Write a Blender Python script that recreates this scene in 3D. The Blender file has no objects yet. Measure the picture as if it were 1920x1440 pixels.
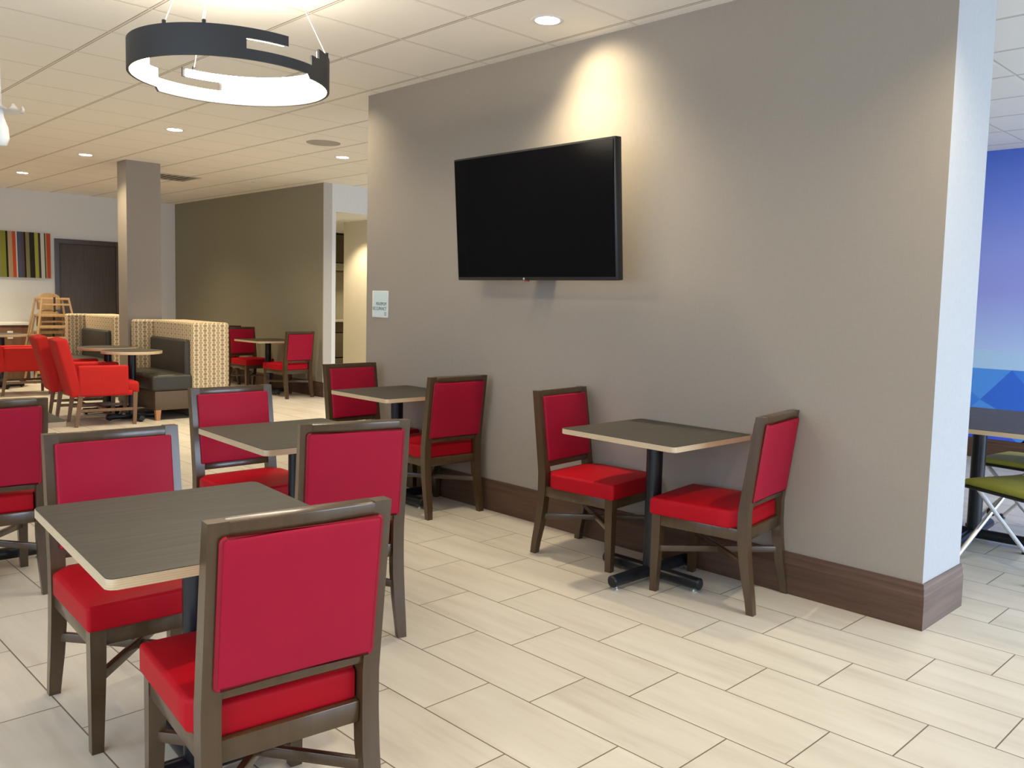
import bpy, bmesh, math, random
from mathutils import Matrix, Vector
random.seed(7)
S = bpy.context.scene
C = S.collection
PI = math.pi

# ------------------------------------------------------------------ node helpers
class N:
    """small expression builder on a material's node tree"""
    def __init__(s, mat):
        s.t = mat.node_tree; s.n = s.t.nodes; s.l = s.t.links
    def put(s, sock, v):
        if hasattr(v, 'is_output') or isinstance(v, bpy.types.NodeSocket): s.l.new(v, sock)
        elif v is not None: sock.default_value = v
    def m(s, op, a, b=None, c=None, clamp=False):
        n = s.n.new('ShaderNodeMath'); n.operation = op; n.use_clamp = clamp
        for i, v in enumerate((a, b, c)): s.put(n.inputs[i], v)
        return n.outputs[0]
    def pos(s, kind='Object'):
        n = s.n.new('ShaderNodeTexCoord'); return n.outputs[kind]
    def world(s):
        return s.n.new('ShaderNodeNewGeometry').outputs['Position']
    def sep(s, v):
        n = s.n.new('ShaderNodeSeparateXYZ'); s.l.new(v, n.inputs[0]); return n.outputs
    def comb(s, x, y, z):
        n = s.n.new('ShaderNodeCombineXYZ')
        for i, v in enumerate((x, y, z)): s.put(n.inputs[i], v)
        return n.outputs[0]
    def noise(s, vec, scale, detail=4, rough=.55):
        n = s.n.new('ShaderNodeTexNoise'); s.l.new(vec, n.inputs['Vector'])
        n.inputs['Scale'].default_value = scale; n.inputs['Detail'].default_value = detail
        n.inputs['Roughness'].default_value = rough
        return n.outputs['Fac']
    def white(s, vec):
        n = s.n.new('ShaderNodeTexWhiteNoise'); s.l.new(vec, n.inputs['Vector']); return n.outputs['Value']
    def vor(s, vec, scale):
        n = s.n.new('ShaderNodeTexVoronoi'); s.l.new(vec, n.inputs['Vector']); n.inputs['Scale'].default_value = scale
        return n.outputs['Distance']
    def mix(s, f, a, b):
        n = s.n.new('ShaderNodeMix'); n.data_type = 'RGBA'
        s.put(n.inputs[0], f)
        for sock, v in ((n.inputs[6], a), (n.inputs[7], b)):
            if isinstance(v, (tuple, list)): v = (*v[:3], 1)
            s.put(sock, v)
        return n.outputs[2]
    def ramp(s, f, stops):
        n = s.n.new('ShaderNodeValToRGB'); s.put(n.inputs[0], f)
        e = n.color_ramp.elements
        while len(e) < len(stops): e.new(.5)
        for k, (p, c) in zip(e, stops): k.position = p; k.color = (*c, 1)
        return n.outputs[0]
    def step(s, v, a, b):
        n = s.n.new('ShaderNodeMapRange'); n.interpolation_type = 'SMOOTHSTEP'
        s.put(n.inputs[0], v); n.inputs[1].default_value = a; n.inputs[2].default_value = b
        return n.outputs[0]
    def scale(s, vec, x, y, z):
        n = s.n.new('ShaderNodeVectorMath'); n.operation = 'MULTIPLY'
        s.l.new(vec, n.inputs[0]); n.inputs[1].default_value = (x, y, z); return n.outputs[0]

def newmat(name, col=(.8, .8, .8), rough=.5, metal=0, spec=.5, coat=0):
    m = bpy.data.materials.new(name); m.use_nodes = True
    b = m.node_tree.nodes['Principled BSDF']
    b.inputs['Base Color'].default_value = (*col, 1); b.inputs['Roughness'].default_value = rough
    b.inputs['Metallic'].default_value = metal; b.inputs['Specular IOR Level'].default_value = spec
    b.inputs['Coat Weight'].default_value = coat
    return m, N(m), b
def color(n, b, sock): n.l.new(sock, b.inputs['Base Color'])
def bump(n, b, h, strength=.2, dist=.002):
    k = n.n.new('ShaderNodeBump'); k.inputs['Strength'].default_value = strength; k.inputs['Distance'].default_value = dist
    n.l.new(h, k.inputs['Height']); n.l.new(k.outputs[0], b.inputs['Normal'])

MAT = {}
def wood(name, c1, c2, rough=.4, axis='z', sc=1.0, spec=.5):
    m, n, b = newmat(name, c1, rough, spec=spec)
    k = {'x': (1.5, 28, 28), 'y': (28, 1.5, 28), 'z': (28, 28, 1.5)}[axis]
    f = n.noise(n.scale(n.pos(), *[v * sc for v in k]), 1.6, 5)
    color(n, b, n.ramp(f, [(.3, c1), (.7, c2)])); bump(n, b, f, .12, .001)
    MAT[name] = m
    return m
def fabric(name, c, rough=.8, sc=700, var=.12, bs=.25, spec=.3):
    m, n, b = newmat(name, c, rough, spec=spec)
    f = n.noise(n.pos(), sc, 2); g = n.noise(n.pos(), 9, 3)
    lo = tuple(v * (1 - var) for v in c); hi = tuple(min(1, v * (1 + var)) for v in c)
    color(n, b, n.mix(g, lo, hi)); bump(n, b, f, bs, .0006)
    MAT[name] = m
def plain(name, c, rough=.5, metal=0, spec=.5):
    m, n, b = newmat(name, c, rough, metal, spec)
    g = n.noise(n.pos(), 40, 3)
    color(n, b, n.mix(g, tuple(v * .93 for v in c), tuple(min(1, v * 1.05) for v in c)))
    MAT[name] = m
def glow(name, c, strength):
    m, n, b = newmat(name, (.9, .9, .9), .5)
    b.inputs['Emission Color'].default_value = (*c, 1); b.inputs['Emission Strength'].default_value = strength
    MAT[name] = m

wood('dark_wood', (.056, .031, .013), (.074, .042, .019), .30, 'z', spec=.40)
for k_, v_ in (('Coat Weight', .4), ('Coat Roughness', .14)): MAT['dark_wood'].node_tree.nodes['Principled BSDF'].inputs[k_].default_value = v_
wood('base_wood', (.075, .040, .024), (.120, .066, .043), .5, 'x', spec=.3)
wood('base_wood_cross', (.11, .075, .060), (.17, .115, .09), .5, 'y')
wood('armchair_wood', (.15, .085, .045), (.21, .12, .07), .45, 'z')
wood('pale_wood', (.40, .25, .12), (.50, .33, .17), .5, 'z')
wood('tan_wood', (.42, .20, .08), (.5, .25, .1), .45, 'z')
wood('door_wood', (.060, .046, .038), (.085, .066, .055), .5, 'z')
wood('counter_wood', (.16, .075, .045), (.21, .105, .065), .5, 'z')
wood('plinth_wood', (.085, .055, .032), (.11, .072, .043), .5, 'x')
fabric('red_vinyl', (.33, .007, .030), .5, 900, .08, .18, .15)
fabric('red_seat', (.39, .004, .012), .48, 900, .08, .18, .12)
fabric('welt', (.25, .005, .018), .5, 900, .05, .1, .3)
fabric('orange_red', (.46, .018, .016), .8, 500, .08, .3, .2)
fabric('charcoal_vinyl', (.036, .035, .028), .45, 700, .1, .15, .4)
fabric('green_vinyl', (.27, .275, .045), .6, 700, .1, .2, .3)
plain('black_metal', (.012, .014, .018), .32, .3)
plain('black_plastic', (.010, .010, .011), .4)
plain('pendant_black', (.030, .031, .034), .5, .2)
plain('silver', (.72, .73, .75), .3, .7)
plain('white_plastic', (.80, .80, .78), .4)
plain('white_top', (.82, .81, .78), .35)
plain('cable_white', (.75, .73, .70), .5)
plain('strap_black', (.015, .012, .010), .7)
plain('vent_grey', (.50, .47, .42), .6)
plain('vent_dark', (.10, .095, .085), .7)
plain('speaker_grey', (.40, .38, .33), .7)
plain('white_paint', (.74, .745, .73), .7, 0, .2)
plain('end_paint', (.44, .445, .455), .7, 0, .2)
plain('beige_paint', (.60, .55, .44), .7, 0, .2)
plain('stone_shelf', (.45, .42, .34), .5)
plain('brown_cabinet', (.10, .075, .05), .5)
plain('sign_white', (.62, .74, .74), .35)
plain('sign_edge', (.80, .80, .74), .35)
plain('sign_ink', (.030, .055, .10), .5)
plain('logo_grey', (.5, .48, .48), .4)
plain('logo_red', (.25, .02, .03), .4)
plain('paper_white', (.80, .77, .74), .6)
glow('diffuser', (1, .87, .68), 22.0)
glow('lamp_lens', (1, .90, .70), 26.0)
m, n, b = newmat('tv_glass', (.004, .004, .005), .16, spec=.08); MAT['tv_glass'] = m
b.inputs['Coat Weight'].default_value = .0

# table laminate, grey brown streaks along the table
m, n, b = newmat('laminate', (.12, .11, .095), .5, spec=.3)
p = n.pos()
f = n.noise(n.scale(p, 60, 3, 20), 1.2, 6, .6)
color(n, b, n.ramp(f, [(.3, (.041, .038, .030)), (.7, (.072, .066, .053))])); bump(n, b, f, .08, .0006)
MAT['laminate'] = m
# birch plywood edge
m, n, b = newmat('ply_edge', (.6, .47, .3), .45)
z = n.sep(n.pos())[2]
st = n.m('SINE', n.m('MULTIPLY', z, 2 * PI / .0055))
nz = n.noise(n.scale(n.pos(), 8, 8, 160), 3, 4)
color(n, b, n.mix(n.m('MULTIPLY_ADD', st, .18, nz), (.46, .33, .19), (.64, .52, .36)))
MAT['ply_edge'] = m

# woven wall covering
def wallcover(name, c1, c2):
    m, n, b = newmat(name, c1, .75, spec=.25)
    p = n.world()
    f1 = n.noise(n.scale(p, 420, 420, 12), 1, 2); f2 = n.noise(n.scale(p, 24, 24, 460), 1, 2)
    g = n.noise(p, 1.3, 2)
    v = n.m('ADD', n.m('MULTIPLY', f1, .5), n.m('MULTIPLY', f2, .5))
    color(n, b, n.ramp(v, [(.30, c1), (.70, c2)])); bump(n, b, v, .12, .0008)
    MAT[name] = m
wallcover('taupe_cover', (.290, .252, .212), (.325, .286, .243))
wallcover('olive_cover', (.250, .232, .168), (.287, .266, .195))

# floor tiles: 12 x 24 inch planks, each row shifted by a third
FL, FW, FV0, FO, FS = .6077, .2971, 3.2578, -2.6259, .3410
m, n, b = newmat('floor_tile', (.62, .57, .47), .33, spec=.4)
x, y, z = n.sep(n.world())
rr = n.m('DIVIDE', n.m('SUBTRACT', FV0, y), FW); r = n.m('FLOOR', rr); fy = n.m('SUBTRACT', rr, r)
xx = n.m('ADD', n.m('DIVIDE', n.m('SUBTRACT', x, FO), FL), n.m('MULTIPLY', r, FS)); k = n.m('FLOOR', xx); fx = n.m('SUBTRACT', xx, k)
dx = n.m('MULTIPLY', n.m('MINIMUM', fx, n.m('SUBTRACT', 1, fx)), FL)
dy = n.m('MULTIPLY', n.m('MINIMUM', fy, n.m('SUBTRACT', 1, fy)), FW)
d = n.m('MINIMUM', dx, dy)
rnd = n.white(n.comb(k, r, 3.0))
gc = n.comb(n.m('MULTIPLY', x, 1.3), n.m('MULTIPLY', y, 13), n.m('MULTIPLY', rnd, 40))
g1 = n.noise(gc, 1.0, 6, .62)
wv = n.noise(n.comb(n.m('MULTIPLY', x, .9), n.m('MULTIPLY', y, 4.5), n.m('MULTIPLY', rnd, 17)), 1.4, 3)
base = n.ramp(n.m('ADD', n.m('MULTIPLY', g1, .6), n.m('MULTIPLY', wv, .4)), [(.33, (.50, .455, .385)), (.47, (.60, .56, .48)), (.62, (.655, .62, .54))])
base = n.mix(n.m('MULTIPLY', rnd, .30), base, (.57, .52, .45))
grout = n.step(d, .0014, .0032)
color(n, b, n.mix(grout, (.15, .115, .075), base))
b.inputs['Roughness'].default_value = .36
bump(n, b, grout, .35, .002)
MAT['floor_tile'] = m

# lay-in ceiling on a 2 ft grid
CU, CV, CG = -4.8864, 3.1309, .6096
m, n, b = newmat('ceiling_tile', (.78, .75, .68), .9, spec=.1)
x, y, z = n.sep(n.world())
def grid(v, o):
    q = n.m('DIVIDE', n.m('SUBTRACT', v, o), CG); f = n.m('SUBTRACT', q, n.m('FLOOR', q))
    return n.m('MULTIPLY', n.m('MINIMUM', f, n.m('SUBTRACT', 1, f)), CG)
gx, gy = grid(x, CU), grid(y, CV)
d = n.m('MINIMUM', gx, gy)
tee = n.step(d, .0045, .0065)         # flat white tee
gap_shade = n.m('MULTIPLY', tee, n.m('MAXIMUM', n.m('SUBTRACT', 1, n.step(gy, .0105, .0125)), n.m('MULTIPLY', .30, n.m('SUBTRACT', 1, n.step(gx, .0085, .0105)))))  # shade of the reveal beside the tees, painted in; fainter on cross lines
ns = n.noise(n.world(), 130, 3)
c0 = n.mix(ns, (.85, .82, .755), (.91, .88, .815))
c1 = n.mix(tee, (.76, .72, .64), c0)
color(n, b, n.mix(gap_shade, c1, (.36, .32, .25)))
bump(n, b, n.step(d, .005, .012), .6, .004)
MAT['ceiling_tile'] = m

# booth cloth: cream net of ovals and dashes
m, n, b = newmat('net_cloth', (.5, .4, .28), .8, spec=.2)
x, y, z = n.sep(n.pos())
u = n.m('DIVIDE', n.m('ADD', x, y), .050); v = n.m('DIVIDE', z, .054)
cu = n.m('FLOOR', u); fu = n.m('SUBTRACT', n.m('SUBTRACT', u, cu), .5)
par = n.m('MODULO', n.m('ADD', cu, 1000), 2)
v2 = n.m('ADD', v, n.m('MULTIPLY', par, .5)); cv = n.m('FLOOR', v2); fv = n.m('SUBTRACT', n.m('SUBTRACT', v2, cv), .5)
e = n.m('SQRT', n.m('ADD', n.m('POWER', n.m('MULTIPLY', fu, .98), 2), n.m('POWER', n.m('MULTIPLY', fv, 1.32), 2)))
e2 = n.m('SQRT', n.m('ADD', n.m('POWER', fu, 2), n.m('POWER', n.m('MULTIPLY', n.m('SUBTRACT', n.m('ABSOLUTE', fv), .5), 3.0), 2)))
ring = n.m('MULTIPLY', n.step(e, .24, .30), n.m('SUBTRACT', 1, n.step(e, .40, .46)))
core = n.m('SUBTRACT', 1, n.step(e, .20, .26)); dash = n.m('SUBTRACT', 1, n.step(e2, .26, .32))
c = n.mix(ring, (.62, .53, .37), (.27, .18, .095))
c = n.mix(core, c, n.mix(par, (.42, .31, .18), (.24, .165, .095)))
c = n.mix(n.m('MULTIPLY', dash, .9), c, (.13, .095, .07))
color(n, b, c); bump(n, b, n.noise(n.pos(), 500, 2), .3, .001)
MAT['net_cloth'] = m

# mural print: dusk sky over blue folded hills
m, n, b = newmat('mural_sky', (.5, .6, .9), .6, spec=.2)
x, y, z = n.sep(n.world())
s_ = n.m('ADD', z, n.m('MULTIPLY', n.m('SUBTRACT', x, -2.8), -.10))
color(n, b, n.ramp(n.m('DIVIDE', s_, 3.0), [(.33, (.52, .68, 1.0)), (.44, (.44, .54, .96)), (.52, (.40, .43, .92)), (.64, (.36, .42, .94)), (.80, (.22, .31, .88)), (.97, (.10, .19, .70))]))
MAT['mural_sky'] = m
for nm, cc in (('mural_pale', (.60, .78, 1.0)), ('mural_haze', (.50, .72, 1.0)), ('mural_a', (.10, .34, .90)), ('mural_b', (.07, .26, .85)), ('mural_c', (.05, .18, .75)), ('mural_d', (.06, .13, .78))):
    plain(nm, cc, .6, 0, .2)

# ------------------------------------------------------------------ mesh helpers
I4 = Matrix.Identity(4)
def T(x, y, z): return Matrix.Translation((x, y, z))
def R(a, ax): return Matrix.Rotation(a, 4, ax)

def box(bm, cx, cy, cz, sx, sy, sz, bev=0, M=I4, seg=2):
    r = bmesh.ops.create_cube(bm, size=1, matrix=M @ T(cx, cy, cz) @ Matrix.Diagonal((sx, sy, sz, 1)))
    if bev > 0:
        es = list({e for v in r['verts'] for e in v.link_edges})
        bmesh.ops.bevel(bm, geom=es, offset=min(bev, .49 * min(sx, sy, sz)), segments=seg, affect='EDGES', profile=.5)
    return bm
def ends(h, r, k=4, inner=6):
    a = [-h + r * i / k for i in range(k)]
    m_ = [-h + r + (2 * h - 2 * r) * i / inner for i in range(inner + 1)]
    return a + m_ + [-v for v in reversed(a)]
def pad(bm, cx, cy, cz, sx, sy, sz, r, crown=0, M=I4, both=False, inner=8):
    """rounded cushion: box with round edges, its top swelling by crown"""
    h = (sx / 2, sy / 2, sz / 2); r = min(r, min(h) * .98)
    L = [ends(h[0], r, 4, inner), ends(h[1], r, 4, inner), ends(h[2], r, 4, 2)]
    cache = {}
    MM = M @ T(cx, cy, cz)
    def V(p):
        k = tuple(round(v, 6) for v in p)
        if k in cache: return cache[k]
        inn = [max(-h[i] + r, min(h[i] - r, p[i])) for i in range(3)]
        d = Vector([p[i] - inn[i] for i in range(3)])
        q = Vector(inn) + (d.normalized() * r if d.length > 1e-9 else d)
        s = (1 - (p[0] / h[0]) ** 2) * (1 - (p[1] / h[1]) ** 2) * crown
        if p[2] > 0: q.z += s * (p[2] / h[2])
        elif both: q.z += s * (p[2] / h[2])
        cache[k] = bm.verts.new(MM @ q); return cache[k]
    for ax in range(3):
        a, b_ = [(1, 2), (2, 0), (0, 1)][ax]
        for sg in (-1, 1):
            for i in range(len(L[a]) - 1):
                for j in range(len(L[b_]) - 1):
                    P = []
                    for (di, dj) in ((0, 0), (1, 0), (1, 1), (0, 1)):
                        p = [0, 0, 0]; p[ax] = sg * h[ax]; p[a] = L[a][i + di]; p[b_] = L[b_][j + dj]; P.append(V(p))
                    if len(set(P)) < 3: continue
                    if sg < 0: P.reverse()
                    try: bm.faces.new(P)
                    except ValueError: pass
    return bm
def frames(pts):
    out = []
    for i, p in enumerate(pts):
        d = (pts[min(i + 1, len(pts) - 1)] - pts[max(i - 1, 0)]).normalized()
        out.append(d)
    return out
def tube(bm, pts, rad, seg=12, cap=True, M=I4):
    pts = [Vector(p) for p in pts]; rad = rad if isinstance(rad, (list, tuple)) else [rad] * len(pts)
    D = frames(pts); rings = []
    up = Vector((0, 0, 1)) if abs(D[0].z) < .9 else Vector((1, 0, 0))
    for p, d, r in zip(pts, D, rad):
        a = d.cross(up).normalized(); b_ = d.cross(a).normalized()
        rings.append([bm.verts.new(M @ (p + r * (math.cos(t) * a + math.sin(t) * b_))) for t in [2 * PI * i / seg for i in range(seg)]])
    for A, B in zip(rings, rings[1:]):
        for i in range(seg): bm.faces.new((A[i], A[(i + 1) % seg], B[(i + 1) % seg], B[i]))
    if cap: bm.faces.new(rings[0][::-1]); bm.faces.new(rings[-1])
    return bm
def lathe(bm, prof, seg=32, M=I4):
    rings = [[bm.verts.new(M @ Vector((r * math.cos(2 * PI * i / seg), r * math.sin(2 * PI * i / seg), z))) for i in range(seg)] if r > 1e-6 else [bm.verts.new(M @ Vector((0, 0, z)))] for r, z in prof]
    for A, B in zip(rings, rings[1:]):
        for i in range(seg):
            j = (i + 1) % seg
            if len(A) == 1 and len(B) == 1: continue
            if len(A) == 1: bm.faces.new((A[0], B[i], B[j]))
            elif len(B) == 1: bm.faces.new((A[i], A[j], B[0]))
            else: bm.faces.new((A[i], A[j], B[j], B[i]))
    return bm
def prism(bm, poly, z0, z1, M=I4, bev=0):
    """polygon in xy pulled from z0 to z1"""
    lo = [bm.verts.new(M @ Vector((x, y, z0))) for x, y in poly]; hi = [bm.verts.new(M @ Vector((x, y, z1))) for x, y in poly]
    k = len(poly)
    f = [bm.faces.new(lo[::-1]), bm.faces.new(hi)] + [bm.faces.new((lo[i], lo[(i + 1) % k], hi[(i + 1) % k], hi[i])) for i in range(k)]
    if bev:
        bmesh.ops.bevel(bm, geom=list({e for q in f for e in q.edges}), offset=bev, segments=2, affect='EDGES', profile=.5)
    return bm
def sweep(bm, secs, M=I4, bev=0):
    """loft of 4-corner sections (lists of xyz)"""
    rings = [[bm.verts.new(M @ Vector(p)) for p in s] for s in secs]
    fs = []
    for A, B in zip(rings, rings[1:]):
        k = len(A)
        for i in range(k): fs.append(bm.faces.new((A[i], A[(i + 1) % k], B[(i + 1) % k], B[i])))
    fs.append(bm.faces.new(rings[0][::-1])); fs.append(bm.faces.new(rings[-1]))
    if bev:
        es = set()
        for A in rings:
            pass
        for f in fs:
            for e in f.edges:
                if len(e.link_faces) == 2 and e.calc_face_angle(0) > .6: es.add(e)
        bmesh.ops.bevel(bm, geom=list(es), offset=bev, segments=2, affect='EDGES', profile=.5)
    return bm
def rrect(w, d, r, k=5):
    out = []
    for sx, sy, a0 in ((1, 1, 0), (-1, 1, 90), (-1, -1, 180), (1, -1, 270)):
        for i in range(k + 1):
            a = math.radians(a0 + 90 * i / k)
            out.append((sx * (w / 2 - r) + r * math.cos(a), sy * (d / 2 - r) + r * math.sin(a)))
    return out

def obj(name, bm, mat, parent=None, smooth=35):
    bmesh.ops.recalc_face_normals(bm, faces=bm.faces[:])
    me = bpy.data.meshes.new(name); bm.to_mesh(me); bm.free()
    for k in (mat if isinstance(mat, (list, tuple)) else [mat]): me.materials.append(MAT[k])
    if smooth:
        me.shade_smooth(); me.set_sharp_from_angle(angle=math.radians(smooth))
    o = bpy.data.objects.new(name, me); C.objects.link(o)
    if parent: o.parent = parent
    return o
def bmn(): return bmesh.new()
def tag(o, label, cat, group=None):
    o['label'] = label; o['category'] = cat
    if group: o['group'] = group
    elif 'group' in o: del o['group']
    return o
def thing(name, label, cat, loc=(0, 0, 0), rz=0, group=None):
    o = bpy.data.objects.new(name, None); C.objects.link(o); o.empty_display_size = .1
    o.location = loc; o.rotation_euler = (0, 0, math.radians(rz)); return tag(o, label, cat, group)
def kids(o): return [c for c in bpy.data.objects if c.parent == o]
def copy_tree(o, parent=None):
    ch = kids(o)
    c = o.copy(); C.objects.link(c); c.parent = parent
    for q in ch: copy_tree(q, c)
    return c
def dup(o, label, loc, rz, group=None):
    c = copy_tree(o); c.location = loc; c.rotation_euler = (0, 0, math.radians(rz))
    tag(c, label, o['category'], group or o.get('group')); return c
def struct(name, bm, mat, parent=None, smooth=0):
    o = obj(name, bm, mat, parent, smooth)
    if not parent: o['kind'] = 'structure'
    return o
def text(name, body, size, M, mat, parent, align='RIGHT', xs=1.0, ext=.0006):
    cu = bpy.data.curves.new(name, 'FONT'); cu.body = body; cu.size = size; cu.align_x = align; cu.extrude = ext
    tmp = bpy.data.objects.new(name, cu); C.objects.link(tmp)
    dg = bpy.context.evaluated_depsgraph_get()
    me = bpy.data.meshes.new_from_object(tmp.evaluated_get(dg)); bpy.data.objects.remove(tmp)
    me.transform(M @ Matrix.Diagonal((xs, 1, 1, 1))); me.materials.clear(); me.materials.append(MAT[mat])
    o = bpy.data.objects.new(name, me); C.objects.link(o); o.parent = parent; return o

# ------------------------------------------------------------------ setting
H = 2.917
XW, XE, YN = -15.2, 3.4, 8.9
YS = -4.0
def quadbox(name, x0, x1, y0, y1, z0, z1, mat, parent=None, bev=0):
    bm = bmn(); box(bm, (x0 + x1) / 2, (y0 + y1) / 2, (z0 + z1) / 2, x1 - x0, y1 - y0, z1 - z0, bev); return struct(name, bm, mat, parent)
quadbox('floor', XW - .2, XE + .2, YS - .2, YN + .2, -.1, 0, 'floor_tile')
quadbox('ceiling', XW - .2, XE + .2, YS - .2, YN + .2, H, H + .1, 'ceiling_tile')
quadbox('wall_west', XW - .15, XW, YS, 6.33, 0, H, 'white_paint')
bm = bmn()
box(bm, (XW + XE) / 2, YS - .1, .2, XE - XW, .2, .4); box(bm, (XW + XE) / 2, YS - .1, 2.76, XE - XW, .2, .314); box(bm, (XW - 5.3) / 2, YS - .1, 1.5, -5.3 - XW, .2, 2.2)
for xx in (-2.3, .8, 3.3): box(bm, xx, YS - .1, 1.5, .2 if xx > 3 else .4, .2, 2.2)
struct('wall_south', bm, 'white_paint')
for i, (xa, xb) in enumerate(((-5.3, -2.5), (-2.1, .6), (1.0, 3.2))):
    bm = bmn()
    for xx in (xa + .03, (xa + xb) / 2, xb - .03): box(bm, xx, YS - .1, 1.5, .06, .08, 2.2)
    for zz in (.43, 2.57): box(bm, (xa + xb) / 2, YS - .1, zz, xb - xa - .02, .08, .06)
    struct('window_%d' % (i + 5), bm, 'black_metal')
quadbox('wall_north', -10.2, XE, YN, YN + .15, 0, H, 'white_paint')
# far wall with wall covering, its end faces the corridor opening
quadbox('wall_far', XW - .15, -10.353, 6.33, 6.45, 0, H, 'olive_cover')
quadbox('trim_1', -10.353, -10.335, 6.322, 6.45, .205, H, 'vent_grey')
# wall with the corridor opening
bm = bmn()
OX = -10.34
box(bm, OX - .06, 6.482, H / 2, .12, .063, H); box(bm, OX - .06, 7.03, 2.731, .12, 1.033, .372); box(bm, OX - .06, 8.223, H / 2, .12, 1.353, H)
struct('wall_opening', bm, 'white_paint')
quadbox('wall_corridor', -11.83, OX - .12, 7.6, 7.7, 0, H, 'beige_paint')
quadbox('wall_corridor_south', -15.0, OX - .12, 6.45, 6.52, 0, H, 'white_paint')
quadbox('wall_corridor_end', -15.1, -15.0, 6.45, 11.0, 0, H, 'beige_paint')
quadbox('wall_corridor_north', -15.0, -11.83, 10.9, 11.0, 0, H, 'beige_paint')
quadbox('wall_corridor_side', -11.93, -11.83, 7.7, 10.9, 0, H, 'beige_paint')
quadbox('ceiling_corridor', -15.1, OX - .12, 6.45, 11.0, 2.56, 2.62, 'white_paint')
quadbox('floor_corridor', -15.1, -10.2, 9.1, 11.0, -.1, 0, 'floor_tile')
# main wall with the television
bm = bmn(); x0, x1, y0, y1 = -5.64, -1.371, 3.831, 4.285
for co, mi in ((((x0, y0), (x1, y0)), 0), (((x1, y0), (x1, y1)), 1), (((x1, y1), (x0, y1)), 0), (((x0, y1), (x0, y0)), 0)):
    (a, b1), (c, d1) = co
    f = bm.faces.new([bm.verts.new(p) for p in ((a, b1, 0), (c, d1, 0), (c, d1, H), (a, b1, H))]); f.material_index = mi
struct('wall_television', bm, ['taupe_cover', 'end_paint'])
def baseboard(name, x0, y0, x1, y1, nx, ny, mat, h=.205, cut0=0, cut1=0):
    """skirting with an eased top moulding along one wall line, nx/ny points into the room"""
    prof = [(0, 0), (.016, 0), (.016, h - .055), (.013, h - .045), (.013, h - .022), (.009, h - .012), (.009, h), (0, h)]
    bm = bmn(); L = Vector((x1 - x0, y1 - y0)); Ln = L.length; L.normalize()
    A, B = [], []
    for o, z in prof:
        A.append(bm.verts.new((x0 + nx * o - L.x * o * cut0, y0 + ny * o - L.y * o * cut0, z)))
        B.append(bm.verts.new((x1 + nx * o + L.x * o * cut1, y1 + ny * o + L.y * o * cut1, z)))
    k = len(prof)
    for i in range(k): bm.faces.new((A[i], A[(i + 1) % k], B[(i + 1) % k], B[i]))
    bm.faces.new(A[::-1]); bm.faces.new(B)
    return struct(name, bm, mat)
baseboard('baseboard_front', -5.64, 3.831, -1.371, 3.831, 0, -1, 'base_wood', cut1=1)
baseboard('baseboard_end', -1.371, 3.831, -1.371, 4.285, 1, 0, 'base_wood_cross', cut0=1, cut1=1)
baseboard('baseboard_far', XW, 6.33, -10.335, 6.33, 0, -1, 'base_wood')
baseboard('baseboard_opening', -10.335, 6.33, -10.335, 6.513, 1, 0, 'base_wood_cross', cut0=1)
baseboard('baseboard_west', XW, YS, XW, 4.39, 1, 0, 'base_wood_cross')
baseboard('baseboard_north', -10.2, YN, XE, YN, 0, -1, 'base_wood', h=.19)
# column
quadbox('wall_column', -10.858, -10.578, 3.838, 4.235, 0, H, 'taupe_cover')
# window wall behind the camera's right shoulder
bm = bmn()
box(bm, XE + .1, (YS + YN) / 2, .2, .2, YN - YS, .4); box(bm, XE + .1, (YS + YN) / 2, 2.76, .2, YN - YS, .314)
box(bm, XE + .1, (YS + 2.85) / 2, 1.5, .2, 2.85 - YS, 2.2)
for yy in (5.6, YN - .275): box(bm, XE + .1, yy, 1.5, .2, .5 if yy < 6 else .55, 2.2)
struct('wall_east', bm, 'white_paint')
for i, (ya, yb) in enumerate(((2.85, 5.35), (5.85, 8.35))):
    bm = bmn(); zc = 1.5
    for yy in (ya + .03, (ya + yb) / 2, yb - .03): box(bm, XE + .1, yy, zc, .08, .06, 2.2)
    for zz in (.43, 2.57): box(bm, XE + .1, (ya + yb) / 2, zz, .08, yb - ya - .02, .06)
    w = struct('window_%d' % (i + 1), bm, 'black_metal')
# dark timber door beside the picture
bm = bmn(); dx, ya, yb, zt = XW, 4.395, 5.39, 2.196
for (p0, p1, q0, q1) in ((ya, ya + .065, 0, zt), (yb - .065, yb, 0, zt), (ya + .065, yb - .065, zt - .075, zt)):
    box(bm, dx + .02, (p0 + p1) / 2, (q0 + q1) / 2, .04, p1 - p0, q1 - q0, .004)
door = struct('door_1', bm, 'dark_wood')
bm = bmn(); box(bm, dx + .008, (ya + yb) / 2, (zt - .075) / 2 + .004, .016, yb - ya - .132, zt - .083, .002); obj('door_leaf', bm, 'door_wood', door)
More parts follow.
